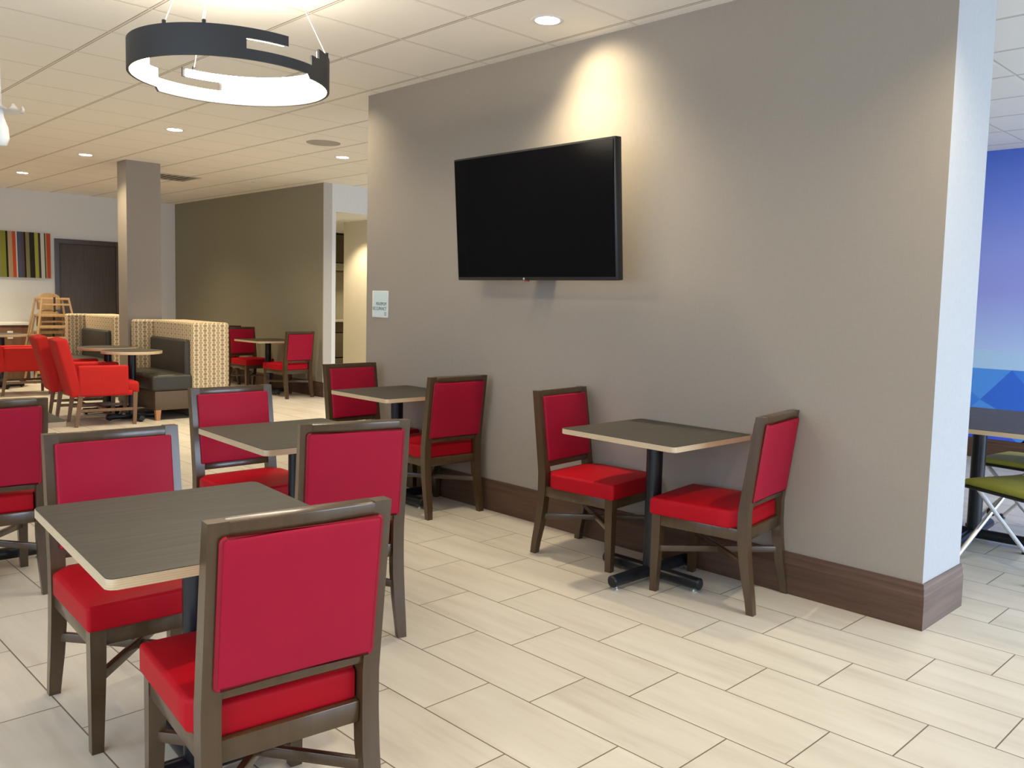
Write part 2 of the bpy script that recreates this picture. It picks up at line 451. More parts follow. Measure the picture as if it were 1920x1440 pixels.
# mural on the north wall
bm = bmn()
mats = ['mural_sky', 'mural_pale', 'mural_a', 'mural_b', 'mural_c', 'mural_d', 'mural_haze']
def mq(pts, mi, dy=0):
    f = bm.faces.new([bm.verts.new((x, YN - .004 - dy, z)) for x, z in pts]); f.material_index = mi
mx0, mx1, hz = -4.6, .6, .86
mq([(mx0, 1.0), (mx1, 1.0), (mx1, H), (mx0, H)], 0)
mq([(mx0, hz), (mx1, hz), (mx1, 1.0), (mx0, 1.0)], 1)
mq([(-3.4, hz), (-2.3, hz), (-2.36, 1.0), (-2.75, 1.045), (-3.1, 1.0)], 6, .0015)
mq([(mx0, .19), (mx1, .19), (mx1, hz), (mx0, hz)], 3)
for k in range(7):
    a = mx0 + k * .74
    mq([(a, hz), (a + .62, hz), (a + .36, .56)], 2, .001); mq([(a + .36, .56), (a + .62, hz), (a + 1.0, .44), (a + .74, .36)], 4, .002)
    mq([(a, .19), (a + .36, .56), (a + .74, .36), (a + .8, .19)], 4 if k % 2 else 2, .001); mq([(a + .1, .19), (a + .5, .34), (a + .7, .19)], 5, .003)
mural = obj('mural', bm, mats, None, 0)
tag(mural, 'blue and lilac mural of folded hills under a dusk sky beyond the television wall', 'mural')

# ------------------------------------------------------------------ dining chair
def make_chair():
    t = thing('dining_chair', '', 'chair')
    lean = math.atan(.060 / .455)
    # rear legs run up as the back posts: sabre curve, slanting back
    for s in (-1, 1):
        bm = bmn(); secs = []
        for z, y, d, w in ((0, -.258, .034, .036), (.06, -.250, .036, .040), (.15, -.232, .041, .045), (.26, -.215, .046, .048), (.36, -.206, .050, .046), (.46, -.206, .050, .046), (.60, -.224, .048, .046), (.75, -.244, .045, .046), (.905, -.265, .040, .046)):
            x = s * (.221 - w / 2)
            secs.append([(x - w / 2, y - d / 2, z), (x + w / 2, y - d / 2, z), (x + w / 2, y + d / 2, z), (x - w / 2, y + d / 2, z)])
        sweep(bm, secs, bev=.004); obj('leg', bm, 'dark_wood', t)
    for s in (-1, 1):
        bm = bmn(); secs = []
        for z, w in ((0, .034), (.10, .038), (.25, .044), (.385, .046)):
            x = s * (.216 - w / 2); y = .262 - w / 2
            secs.append([(x - w / 2, y - w / 2, z), (x + w / 2, y - w / 2, z), (x + w / 2, y + w / 2, z), (x - w / 2, y + w / 2, z)])
        sweep(bm, secs, bev=.003); obj('leg', bm, 'dark_wood', t)
    # back rails
    MB = T(0, -.206, .46) @ R(lean, 'X')          # local z runs up the slanting back
    bm = bmn(); box(bm, 0, -.001, .431, .356, .040, .036, .004, MB); obj('top_rail', bm, 'dark_wood', t)
    bm = bmn(); box(bm, 0, 0, .043, .356, .036, .034, .003, MB); obj('lower_rail', bm, 'dark_wood', t)
    bm = bmn(); pad(bm, 0, 0, 0, .382, .356, .068, .007, .010, MB @ T(0, .002, .236) @ R(PI / 2, 'X') @ R(PI, 'Y'), both=False)
    bk = obj('backrest', bm, 'red_vinyl', t, 60)
    bm = bmn(); loop = [Vector((x, -.0265, z + .236)) for x, z in rrect(.385, .359, .010, 3)]
    tube(bm, loop + [loop[0]], .0055, 8, False, MB); obj('piping', bm, 'welt', bk, 60)
    # seat frame and cushion
    bm = bmn()
    box(bm, 0, .243, .356, .345, .024, .055, .003); box(bm, 0, -.205, .356, .345, .028, .055, .003)
    for s in (-1, 1): box(bm, s * .200, .02, .356, .026, .42, .055, .003)
    obj('seat_frame', bm, 'dark_wood', t)
    bm = bmn(); pad(bm, 0, .036, .421, .452, .476, .082, .013, .018)
    for v in bm.verts:                      # the cushion is notched between the posts
        if v.co.y < -.155 and abs(v.co.x) > .168: v.co.x = math.copysign(.168 if v.co.y < -.175 else abs(v.co.x), v.co.x)
    obj('seat', bm, 'red_seat', t, 60)
    # crossed stretchers
    for s in (-1, 1):
        a = Vector((s * .195, .235, .215)); e = Vector((-s * .195, -.222, .215)); d = e - a
        bm = bmn(); M_ = T(*((a + e) / 2)) @ R(math.atan2(d.y, d.x), 'Z')
        box(bm, 0, 0, .003 * s, d.length, .020, .030, .003, M_); obj('stretcher', bm, 'dark_wood', t)
    return t
chair0 = make_chair()
GD = 'red dining chairs with dark wood frames'
chairs = [
 (-2.004, 1.044, 83.3, 'nearest red chair, its back to us, at the table with the biggest visible top'),
 (-2.914, 1.079, -93.5, 'red chair facing us across the nearest table, blue sheen on its frame'),
 (-4.059, 2.084, -91, 'red chair facing us behind the middle table, in front of the booth'),
 (-3.109, 1.965, 74.2, 'red chair with its back to us at the middle table, just behind the nearest chair'),
 (-5.135, 3.535, -88.4, 'red chair at the corner of the television wall, far side of the wall table'),
 (-4.462, 3.57, 85.8, 'red chair with back to us at the farther wall table, left of the television'),
 (-2.245, 3.588, 97.5, 'right chair of the pair below the television wall, its back to the mural side'),
 (-3.052, 3.588, -85, 'left chair of the pair at the table below the television, facing right'),
 (-4.555, 0.997, 85.2, 'red chair cut off by the left frame edge, its back to us'),
 (-10.677, 5.99, 95.8, 'distant red chair in full view by the far olive wall near the corridor'),
 (-11.72, 5.96, -86, 'distant dark red chair left of the far wall table, half behind its top'),
 (-12.75, 5.96, 94, 'farthest dark red chair, mostly hidden behind the patterned booth end'),
]
for i, (x, y, rz, lb) in enumerate(chairs):
    if i == 0:
        chair0.location = (x, y, 0); chair0.rotation_euler = (0, 0, math.radians(rz)); tag(chair0, lb, 'chair', GD)
    else: dup(chair0, lb, (x, y, 0), rz, GD)

# ------------------------------------------------------------------ square tables
def make_table(label, x, y, rz, w, d, zt=.757, group='square grey tables with plywood edges', bars=.305):
    t = thing('dining_table', label, 'table', (x, y, 0), rz, group)
    bm = bmn(); prism(bm, rrect(w, d, .022), zt - .027, zt - .002, bev=.002); tp = obj('tabletop', bm, 'ply_edge', t)
    bm = bmn(); prism(bm, rrect(w - .003, d - .003, .021), zt - .0025, zt); obj('laminate_surface', bm, 'laminate', tp)
    bm = bmn(); box(bm, 0, 0, zt - .031, .26, .26, .008, .002); obj('mounting_plate', bm, 'black_metal', t)
    bm = bmn(); lathe(bm, [(0, .05), (.041, .05), (.041, zt - .03), (0, zt - .03)], 28); obj('post', bm, 'black_metal', t)
    for k in range(2):
        bm = bmn(); a = R(k * PI / 2, 'Z'); z = .045
        lathe(bm, [(0, -bars), (.022, -bars), (.030, -bars + .006), (.031, 0), (.030, bars - .006), (.022, bars), (0, bars)], 20, a @ T(0, 0, z) @ R(PI / 2, 'Y'))
        fb = obj('foot_bar', bm, 'black_metal', t)
        for s in (-1, 1):
            bm = bmn(); lathe(bm, [(0, 0), (.014, 0), (.016, .004), (.010, .009), (.006, .02), (0, .02)], 14, a @ T(s * (bars - .035), 0, 0)); obj('glide', bm, 'silver', fb)
    return t
make_table('nearest square grey table, large at lower left with a rounded plywood corner', -2.34, 1.03, -5, .81, .67)
make_table('square grey table in the second row, between the facing and the turned red chair', -3.579, 2.055, -3, .735, .655)
make_table('square grey table against the wall farther away, near the wall corner', -4.755, 3.485, 0, .655, .64)
make_table('square grey table against the wall below and right of the television', -2.585, 3.492, -1, .71, .645)
make_table('square grey table whose bright corner shows behind the frame-cut chair at left', -4.92, 1.045, -4, .78, .66)
make_table('small distant square table beside the far olive wall', -11.15, 5.94, 0, .73, .66)

# ------------------------------------------------------------------ television
tv = thing('television', 'large black flat television tilted down on the taupe wall', 'television', (-3.616, 3.60, 1.515))
tilt = R(math.radians(4.2), 'X'); TWd, TH = 1.318, .757
bm = bmn(); box(bm, 0, .028, TH / 2, TWd, .052, TH, .006, tilt); box(bm, 0, .075, TH * .42, TWd * .72, .05, TH * .6, .02, tilt); obj('casing', bm, 'black_plastic', tv)
bm = bmn(); f = [(-TWd / 2 + .013, .021), (TWd / 2 - .013, .021), (TWd / 2 - .013, TH - .012), (-TWd / 2 + .013, TH - .012)]
box(bm, 0, .0, TH / 2 + .004, TWd - .026, .006, TH - .033, 0, tilt); obj('screen', bm, 'tv_glass', tv, 0)
bm = bmn(); lathe(bm, [(0, 0), (.007, 0), (.007, .0015), (0, .0015)], 16, tilt @ T(-.055, .002, .010) @ R(PI / 2, 'X')); lg = obj('logo', bm, 'logo_grey', tv)
bm = bmn(); box(bm, -.028, .0, -.003, .026, .018, .007, .002, tilt); obj('sensor', bm, 'logo_red', tv)
bm = bmn(); box(bm, 0, .219, .38, .6, .022, .32, .004); box(bm, 0, .15, .36, .10, .15, .10, .004); obj('wall_bracket', bm, 'black_metal', tv)

# ------------------------------------------------------------------ occupancy sign
sg = thing('wall_sign', 'small pale square sign with occupancy lettering near the wall corner', 'sign', (-5.45, 3.831, 1.342))
bm = bmn(); box(bm, 0, -.004, 0, .204, .008, .202, .002); obj('plate', bm, 'sign_edge', sg)
bm = bmn(); box(bm, .006, -.0085, .002, .180, .002, .186, 0); pn = obj('face_panel', bm, 'sign_white', sg)
FX = R(PI / 2, 'X')
for body, z, s, xs in (('MAXIMUM', -.010, .036, .80), ('OCCUPANCY', -.046, .036, .80), ('32', -.085, .036, .80)):
    text('lettering', body, s, T(.086, -.0096, z) @ FX, 'sign_ink', sg, 'RIGHT', xs)

# ------------------------------------------------------------------ pendant ring
PC = Vector((-4.02, 1.95, 2.405)); PR = .457
pend = thing('pendant_light', 'black broken-ring pendant lamp glowing inside, hung on thin white cables', 'lamp', PC)
def band(r0, r1, z_in, shrink):
    """ring of three stacked levels with slots and gaps; half a turn apart it repeats"""
    bm = bmn(); NA = 180; lv = .0445
    def on(a, k):
        a = (a - 24) % 360
        far = a < 180; a %= 180
        # a = 0 at the start of each half
        if a < 138: return (k < 2 or a > 8)
        if a < 162.5: return k != 1
        return k == 0
    V = {}
    def vert(i, k, r):
        key = (i % NA, k, r)
        if key not in V:
            a = 2 * PI * (i % NA) / NA
            sag = -.018 if (math.degrees(a) - 24) % 360 < 180 else 0
            V[key] = bm.verts.new((r * math.cos(a), r * math.sin(a), k * lv + (sag if k == 0 else 0) + (z_in if k == 0 else -z_in if k == 3 else 0)))
        return V[key]
    def act(i, k): return 0 <= k < 3 and all(on(360 * (((i + j) % NA) + .5) / NA, k) for j in range(-shrink, shrink + 1))
    for i in range(NA):
        for k in range(3):
            if not act(i, k): continue
            q = lambda r: (vert(i, k, r), vert(i + 1, k, r), vert(i + 1, k + 1, r), vert(i, k + 1, r))
            bm.faces.new(q(r1)); bm.faces.new(q(r0)[::-1])
            if not act(i, k - 1): bm.faces.new((vert(i, k, r0), vert(i + 1, k, r0), vert(i + 1, k, r1), vert(i, k, r1)))
            if not act(i, k + 1): bm.faces.new((vert(i, k + 1, r0), vert(i, k + 1, r1), vert(i + 1, k + 1, r1), vert(i + 1, k + 1, r0)))
            if not act(i - 1, k): bm.faces.new((vert(i, k, r0), vert(i, k, r1), vert(i, k + 1, r1), vert(i, k + 1, r0)))
            if not act(i + 1, k): bm.faces.new((vert(i + 1, k, r0), vert(i + 1, k + 1, r0), vert(i + 1, k + 1, r1), vert(i + 1, k, r1)))
    return bm
obj('ring', band(PR - .012, PR, 0, 0), 'pendant_black', pend, 30)
obj('diffuser', band(PR - .021, PR - .0122, .006, 1), 'diffuser', pend, 30)
for a in (297, 320, 178, 47):
    ar = math.radians(a); bm = bmn(); p0 = Vector(((PR - .006) * math.cos(ar), (PR - .006) * math.sin(ar), .134)); p1 = Vector((.27 * math.cos(ar), .27 * math.sin(ar), H - PC.z - .012))
    tube(bm, [p0, p1], .0022, 6); cb = obj('cable', bm, 'cable_white', pend)
    bm = bmn(); box(bm, p0.x, p0.y, .138, .014, .014, .022, .002); obj('cable_clip', bm, 'pendant_black', cb)
bm = bmn(); lathe(bm, [(0, H - PC.z - .014), (.285, H - PC.z - .014), (.29, H - PC.z - .008), (.29, H - PC.z), (0, H - PC.z)], 28); obj('canopy', bm, 'white_plastic', pend)

# ------------------------------------------------------------------ recessed downlights
GL = 'round recessed ceiling downlights'
dl0 = thing('downlight', '', 'lamp')
bm = bmn(); lathe(bm, [(.066, .004), (.068, -.004), (.086, -.004), (.092, 0), (.092, .004)], 32); obj('trim_ring', bm, 'white_plastic', dl0, 50)
bm = bmn(); lathe(bm, [(0, -.0025), (.060, -.0025), (.067, .001), (.067, .004)], 32); obj('lens', bm, 'lamp_lens', dl0, 50)
dls = [(-3.372, 3.440, 'biggest round downlight, in the ceiling above the television'),
       (-8.25, 3.440, 'round ceiling downlight just below the pendant ring at upper left'),
       (-10.62, 3.415, 'round ceiling downlight directly before the column, left of its top'),
       (-13.0, 3.395, 'farthest round downlight at the left frame edge'),
       (-8.31, 5.313, 'round ceiling downlight close to the corner of the television wall')]
for i, (x, y, lb) in enumerate(dls):
    if i == 0: dl0.location = (x, y, H); tag(dl0, lb, 'lamp', GL)
    else: dup(dl0, lb, (x, y, H), 0, GL)

sp = thing('ceiling_speaker', 'flat round grey speaker grille in the ceiling left of the television wall corner', 'speaker', (-7.70, 4.70, H))
bm = bmn(); lathe(bm, [(.150, 0), (.158, -.006), (.166, -.004), (.168, 0)], 40); obj('rim', bm, 'speaker_grey', sp, 60)
bm = bmn(); lathe(bm, [(0, -.010), (.10, -.008), (.150, -.002)], 40); obj('grille', bm, 'speaker_grey', sp, 60)
vt = thing('ceiling_vent', 'square dark air vent in the ceiling right behind the column', 'vent', (-11.65, 4.79, H))
bm = bmn()
for sx, sy, w, d in ((-.28, 0, .04, .60), (.28, 0, .04, .60), (0, -.28, .52, .04), (0, .28, .52, .04)): box(bm, sx, sy, -.005, w, d, .010, .001)
obj('frame', bm, 'vent_grey', vt)
bm = bmn(); box(bm, 0, 0, -.001, .52, .52, .002); obj('backing', bm, 'vent_dark', vt)
for k in range(6):
    bm = bmn(); box(bm, 0, -.21 + .084 * k, -.006, .52, .03, .003, 0, I4); obj('slat', bm, 'speaker_grey', vt)
# small sprinkler head
bm = bmn(); lathe(bm, [(0, -.035), (.014, -.035), (.014, -.032), (.004, -.030), (.006, -.010), (.028, -.004), (.030, 0), (0, 0)], 16)
spk = obj('sprinkler', bm, 'silver', None, 40); spk.location = (-11.15, 5.72, H); tag(spk, 'tiny sprinkler head in the ceiling before the far olive wall', 'sprinkler')

# ------------------------------------------------------------------ booths
def make_booth(x, y):
    """x,y = right front corner of the seat; spine behind, wing at the far end"""
    t = thing('booth_bench', '', 'bench', (x, y, 0))
    W = 1.17
    bm = bmn(); pad(bm, -W / 2 + .01, .635, .575, W, .43, .97, .030, 0, inner=4)
    pad(bm, -W + .075, .40, .575, .13, .42, .97, .030, 0, inner=3); obj('patterned_shell', bm, 'net_cloth', t, 50)
    bm = bmn(); pad(bm, -W / 2 + .045, .410, .655, W - .20, .10, .43, .030, 0, R(0, 'X')); obj('back_cushion', bm, 'charcoal_vinyl', t, 60)
    bm = bmn(); pad(bm, -W / 2 + .04, .205, .405, W - .06, .44, .175, .035, .012); obj('seat', bm, 'charcoal_vinyl', t, 60)
    bm = bmn(); box(bm, -W / 2 + .04, .215, .215, W - .08, .40, .205, .004); box(bm, -W / 2 + .01, .635, .06, W - .06, .36, .10, .003); obj('plinth', bm, 'plinth_wood', t)
    for lx in (-.028, -W + .12):
        bm = bmn(); sweep(bm, [[(lx - .020, .030, 0), (lx + .020, .030, 0), (lx + .020, .070, 0), (lx - .020, .070, 0)], [(lx - .028, .022, .115), (lx + .028, .022, .115), (lx + .028, .078, .115), (lx - .028, .078, .115)]], bev=.002); obj('leg', bm, 'tan_wood', t)
    return t
bt = make_booth(-9.36, 3.655); tag(bt, 'charcoal booth seat with patterned high back, right of the column', 'bench', 'patterned booths beside the column')
dup(bt, 'patterned booth half hidden behind the column, left of it', (-11.76, 3.655, 0), 0, 'patterned booths beside the column')

# ------------------------------------------------------------------ round tables
def make_round(label, x, y, r=.32, zt=.752):
    t = thing('round_table', label, 'table', (x, y, 0), 0, 'round grey tables by the armchairs')
    bm = bmn(); lathe(bm, [(0, zt - .032), (r - .003, zt - .032), (r, zt - .029), (r, zt - .003), (r - .002, zt - .001), (0, zt - .001)], 48); tp = obj('tabletop', bm, 'ply_edge', t, 40)
    bm = bmn(); lathe(bm, [(0, zt - .0005), (r - .003, zt - .0005), (r - .003, zt), (0, zt)], 48); obj('laminate_surface', bm, 'laminate', tp, 40)
    bm = bmn(); lathe(bm, [(0, .05), (.040, .05), (.040, zt - .033), (0, zt - .033)], 24); obj('post', bm, 'black_metal', t)
    for k in range(2):
        bm = bmn(); a = R(k * PI / 2, 'Z'); bars = .27
        lathe(bm, [(0, -bars), (.026, -bars), (.031, -bars + .006), (.031, bars - .006), (.026, bars), (0, bars)], 18, a @ T(0, 0, .040) @ R(PI / 2, 'Y')); fb = obj('foot_bar', bm, 'black_metal', t)
        for s in (-1, 1):
            bm = bmn(); lathe(bm, [(0, 0), (.015, 0), (.012, .012), (0, .012)], 12, a @ T(s * (bars - .035), 0, 0)); obj('glide', bm, 'black_metal', fb)
    return t
make_round('round grey table before the right booth, nearest of the round tops', -9.64, 3.535, .305)
make_round('round grey table half covered by the nearer round top, before the left booth', -10.32, 3.515, .305)
make_round('small round grey table at far left near the white counter', -13.67, 3.26)

# ------------------------------------------------------------------ upholstered armchairs
def make_arm():
    t = thing('armchair', '', 'chair')
    lean = math.radians(14)
    bm = bmn(); pad(bm, 0, 0, 0, .51, .115, .60, .03, 0, T(0, -.262, .335) @ R(lean, 'X') @ T(0, 0, .275)); obj('backrest', bm, 'orange_red', t, 60)
    for s in (-1, 1):
        bm = bmn(); secs = []
        pad(bm, s * .228, -.015, .47, .062, .47, .31, .022, 0); obj('arm', bm, 'orange_red', t, 60)
    bm = bmn(); pad(bm, 0, .035, .385, .40, .60, .125, .030, .012); 
    obj('seat', bm, 'orange_red', t, 60)
    bm = bmn(); box(bm, 0, .0, .335, .49, .52, .05, .01); obj('seat_frame', bm, 'orange_red', t)
    for sx in (-1, 1):
        for y0, y1 in ((-.272, -.225), (.276, .285)):
            bm = bmn(); x = sx * .226; w0, w1 = .030, .042
            sweep(bm, [[(x - w0 / 2, y0 - w0 / 2, 0), (x + w0 / 2, y0 - w0 / 2, 0), (x + w0 / 2, y0 + w0 / 2, 0), (x - w0 / 2, y0 + w0 / 2, 0)], [(x - w1 / 2, y1 - w1 / 2, .34), (x + w1 / 2, y1 - w1 / 2, .34), (x + w1 / 2, y1 + w1 / 2, .34), (x - w1 / 2, y1 + w1 / 2, .34)]], bev=.003); obj('leg', bm, 'armchair_wood', t)
        bm = bmn(); box(bm, sx * .226, .015, .165, .020, .50, .030, .002); obj('stretcher', bm, 'armchair_wood', t)
    bm = bmn(); box(bm, 0, .0, .165, .44, .022, .030, .002); obj('stretcher', bm, 'armchair_wood', t)
    return t
ac = make_arm(); GA = 'orange red upholstered armchairs'
ac.location = (-9.53, 3.176, 0); ac.rotation_euler = (0, 0, math.radians(-8)); tag(ac, 'orange red armchair at the nearest round table, whole side in view', 'chair', GA)
dup(ac, 'orange red armchair showing only its back, just left behind the nearer armchair', (-10.11, 3.16, 0), -8, GA)
dup(ac, 'orange red armchair cut by the left frame edge, its arm toward the counter', (-12.80, 3.29, 0), -4, GA)

# ------------------------------------------------------------------ counter, outlet, high chairs, picture
ct = thing('counter', 'brown panelled counter with a white top at far left under the striped picture', 'counter', (-14.885, 2.9, 0))
bm = bmn(); box(bm, 0, 0, .855, .62, 2.0, .04, .004); obj('worktop', bm, 'white_top', ct)
bm = bmn(); box(bm, 0, .98, .4175, .62, .04, .835, .003); obj('end_panel', bm, 'white_top', ct)
bm = bmn(); box(bm, .0, -.02, .43, .56, 1.94, .80, .003); obj('front_panel', bm, 'counter_wood', ct)
ot = thing('outlet', 'white wall outlet plate on the brown counter front', 'outlet', (-14.598, 3.60, .69))
bm = bmn(); box(bm, 0, 0, 0, .010, .075, .120, .003); obj('plate', bm, 'white_plastic', ot)
for s in (-1, 1):
    bm = bmn(); box(bm, .006, 0, s * .028, .004, .034, .030, .002); obj('socket', bm, 'paper_white', ot)

def make_high():
    t = thing('high_chair', '', 'high chair')
    zt = .76; wt, wb, dt, db = .185, .31, .12, .20
    P = lambda sx, sy, z: Vector((sx * (wb + (wt - wb) * z / zt), sy * (db + (dt - db) * z / zt), z))
    for sx in (-1, 1):
        for sy in (-1, 1):
            bm = bmn(); tube(bm, [P(sx, sy, 0), P(sx, sy, zt)], .0165, 8); obj('leg', bm, 'pale_wood', t)
    for z in (.16, .33, .50, .66):
        bm = bmn(); a, e = P(-1, -1, z), P(1, -1, z); box(bm, 0, a.y, z, e.x - a.x, .022, .045 if z < .6 else .03, .003); obj('front_rail', bm, 'pale_wood', t)
    for sx in (-1, 1):
        for z in (.20, .745):
            bm = bmn(); a, e = P(sx, -1, z), P(sx, 1, z); box(bm, a.x, 0, z, .022, e.y - a.y, .035, .003); obj('side_rail', bm, 'pale_wood', t)
    bm = bmn(); a = P(1, -1, .745); box(bm, 0, a.y, .745, 2 * a.x, .028, .030, .004); obj('tray_bar', bm, 'pale_wood', t)
    bm = bmn(); box(bm, 0, .0, .50, .40, .24, .018, .003); obj('seat', bm, 'pale_wood', t)
    bm = bmn(); k = 14; rim = [(.165 * math.cos(PI * i / k) , .70 + .13 * (math.sin(PI * i / k)) ** .6) for i in range(k + 1)] + [(-.165, .58), (.165, .58)]
    prism(bm, rim, -.009, .009, T(0, .125, 0) @ R(PI / 2, 'X'), .003); obj('backrest', bm, 'pale_wood', t)
    bm = bmn(); a = P(0, -1, .745); box(bm, -.02, a.y - .016, .66, .026, .004, .22, 0, R(math.radians(0), 'Y')); obj('strap', bm, 'strap_black', t)
    return t
hc = make_high(); GH = 'wooden high chairs nested beside the dark door'
hc.location = (-14.22, 4.07, .50); hc.rotation_euler = (0, 0, math.radians(95)); tag(hc, 'upper pale wooden high chair of the nested stack, black strap down its front', 'high chair', GH)
dup(hc, 'middle pale wooden high chair of the nested stack beside the door', (-14.24, 4.065, .25), 95, GH)
dup(hc, 'lowest pale wooden high chair of the nested stack, standing on the floor', (-14.26, 4.06, 0), 95, GH)

pic = thing('picture', 'frameless canvas of vertical coloured stripes on the white wall', 'picture', (XW, 3.52, 1.91))
bm = bmn(); cols = [('s_green', (.22, .24, .035)), ('s_black', (.02, .015, .01)), ('s_tan', (.42, .31, .17)), ('s_red', (.50, .075, .030)), ('s_white', (.62, .60, .55)), ('s_blue', (.085, .095, .16)), ('s_plum', (.10, .075, .09)), ('s_olive', (.24, .22, .10)), ('s_dark', (.028, .026, .018)), ('s_lime', (.36, .38, .075)), ('s_brown', (.06, .04, .03))]
for nm, c in cols: plain(nm, c, .7, 0, .2)
ix = {nm: i for i, (nm, c) in enumerate(cols)}
# widths measured across the visible part, right edge first
stripes = [('s_red', 52), ('s_tan', 20), ('s_dark', 16), ('s_white', 56), ('s_brown', 36), ('s_lime', 56), ('s_dark', 78), ('s_olive', 56), ('s_black', 26), ('s_plum', 40), ('s_blue', 62), ('s_white', 18), ('s_red', 52), ('s_tan', 66), ('s_black', 30), ('s_green', 74), ('s_olive', 40), ('s_red', 30), ('s_white', 26), ('s_dark', 50), ('s_lime', 60), ('s_blue', 50), ('s_tan', 60), ('s_brown', 40), ('s_green', 70), ('s_white', 40), ('s_red', 50)]
ye, kz = 4.333 - 3.52, .69 / 742
yy = ye; zb, zt = -.352, .355
for i, (nm, w) in enumerate(stripes):
    y1_ = yy; y0_ = yy - w * kz; tw = .008 * math.sin(i * 2.1)
    top0 = 0 if i == len(stripes) - 1 else tw
    q = [(.030, y0_ - .010, zt), (.030, y1_ - (.010 if i else 0), zt), (.030, y1_, zb), (.030, y0_, zb)]
    f = bm.faces.new([bm.verts.new(p) for p in q]); f.material_index = ix[nm]
    yy = y0_
yl = yy
for q in ([(.030, ye, zb), (.030, ye, zt), (0, ye, zt), (0, ye, zb)], [(.030, yl, zb), (.030, ye, zb), (0, ye, zb), (0, yl, zb)], [(.030, yl - .01, zt), (.030, ye, zt), (0, ye, zt), (0, yl - .01, zt)], [(.030, yl, zb), (.030, yl - .01, zt), (0, yl - .01, zt), (0, yl, zb)], [(0, yl, zb), (0, ye, zb), (0, ye, zt), (0, yl, zt)]):
    f = bm.faces.new([bm.verts.new(p) for p in q]); f.material_index = ix['s_tan']
obj('canvas', bm, [c[0] for c in cols], pic, 0)

# ------------------------------------------------------------------ corridor shelving
sh = thing('shelving', 'narrow strip of shelves and drawers seen through the corridor opening', 'shelving', (-14.2, 9.15, 0))
bm = bmn(); box(bm, 0, 0, 2.26, .5, 1.3, .50, .004); obj('upper_cabinet', bm, 'brown_cabinet', sh)
bm = bmn(); box(bm, .02, 0, 1.94, .5, 1.3, .12, .004); obj('shelf', bm, 'stone_shelf', sh)
bm = bmn(); box(bm, -.2, 0, 1.40, .06, 1.3, .9, .004); obj('back_panel', bm, 'stone_shelf', sh)
bm = bmn(); box(bm, .04, 0, .93, .58, 1.3, .04, .004); obj('worktop', bm, 'stone_shelf', sh)
for z0, z1 in ((.72, .90), (.25, .70), (.0, .23)):
    bm = bmn(); box(bm, 0, 0, (z0 + z1) / 2, .5, 1.3, z1 - z0, .004); obj('drawer', bm, 'brown_cabinet', sh)

# ------------------------------------------------------------------ hanging ornament at the left edge
orn = thing('hanging_ornament', 'pale white petal shaped ornament hanging at the upper left frame edge', 'ornament', (-4.82, 1.172, 2.235))
bm = bmn(); tube(bm, [(0, 0, .02), (0, 0, H - 2.235)], .0015, 6); obj('cord', bm, 'cable_white', orn)
for k in range(9):
    a = 2 * PI * k / 9 + .35; bm = bmn(); pts = []
    for i in range(9):
        u = i / 8; r_ = .012 + .085 * math.sin(u * PI * .62); z_ = .03 - .10 * u + .075 * u * u * 1.4; w = .024 * math.sin(PI * (u * .9 + .06)) + .002
        c = Vector((r_ * math.cos(a), r_ * math.sin(a), z_)); tn = Vector((-math.sin(a), math.cos(a), 0)) * w
        pts.append((bm.verts.new(c - tn), bm.verts.new(c + Vector((math.cos(a), math.sin(a), 0)) * .006), bm.verts.new(c + tn)))
    for A, B in zip(pts, pts[1:]):
        bm.faces.new((A[0], A[1], B[1], B[0])); bm.faces.new((A[1], A[2], B[2], B[1]))
    bmesh.ops.solidify(bm, geom=bm.faces[:], thickness=.002); obj('petal', bm, 'paper_white', orn, 60)
bm = bmn(); lathe(bm, [(0, -.16), (.022, -.155), (.034, -.12), (.030, -.07), (.012, -.02), (.010, .03), (0, .035)], 20); obj('core', bm, 'white_plastic', orn, 60)

# ------------------------------------------------------------------ beyond the wall: long table and green chairs
lt = make_table('long grey table beyond the white wall end, before the blue mural', -1.73, 5.62, 3, .86, 1.20, group='long table by the mural', bars=.36)
del lt['group']
def make_green():
    t = thing('stacking_chair', '', 'chair')
    bm = bmn(); pad(bm, 0, 0, .455, .46, .46, .035, .016, .004)
    for v in bm.verts: v.co.z += .10 * max(0, -v.co.y - .10) ** 1.3 - .12 * max(0, v.co.y - .14) ** 1.4
    st = obj('seat', bm, 'green_vinyl', t, 60)
    bm = bmn(); pad(bm, 0, 0, .431, .47, .47, .014, .006)
    for v in bm.verts: v.co.z += .10 * max(0, -v.co.y - .10) ** 1.3 - .12 * max(0, v.co.y - .14) ** 1.4
    obj('shell', bm, 'black_plastic', st, 60)
    bm = bmn(); pad(bm, 0, 0, 0, .44, .025, .34, .012, 0, T(0, -.31, .66) @ R(math.radians(12), 'X')); obj('backrest', bm, 'green_vinyl', t, 60)
    for s in (-1, 1):
        bm = bmn(); tube(bm, [(s * .22, -.26, .012), (s * .205, .0, .26), (s * .19, .17, .425)], .0125, 10); lg = obj('leg', bm, 'silver', t)
        bm = bmn(); tube(bm, [(s * .235, .24, .012), (s * .215, .02, .27), (s * .20, -.12, .43), (s * .19, -.25, .52), (s * .18, -.28, .62)], .0125, 10); l2 = obj('leg', bm, 'silver', t)
        for L_, p in ((lg, (s * .22, -.26, .011)), (l2, (s * .235, .24, .011))):
            bm = bmn(); lathe(bm, [(0, -.011), (.018, -.011), (.018, .02), (0, .02)], 12, T(*p)); obj('foot_cap', bm, 'black_plastic', L_)
        bm = bmn(); lathe(bm, [(0, -.012), (.022, -.012), (.022, .012), (0, .012)], 14, T(s * .228, .01, .265) @ R(PI / 2, 'Y')); obj('pivot_knob', bm, 'black_plastic', t)
    return t
gch = make_green(); GG = 'green stacking chairs under the long table'
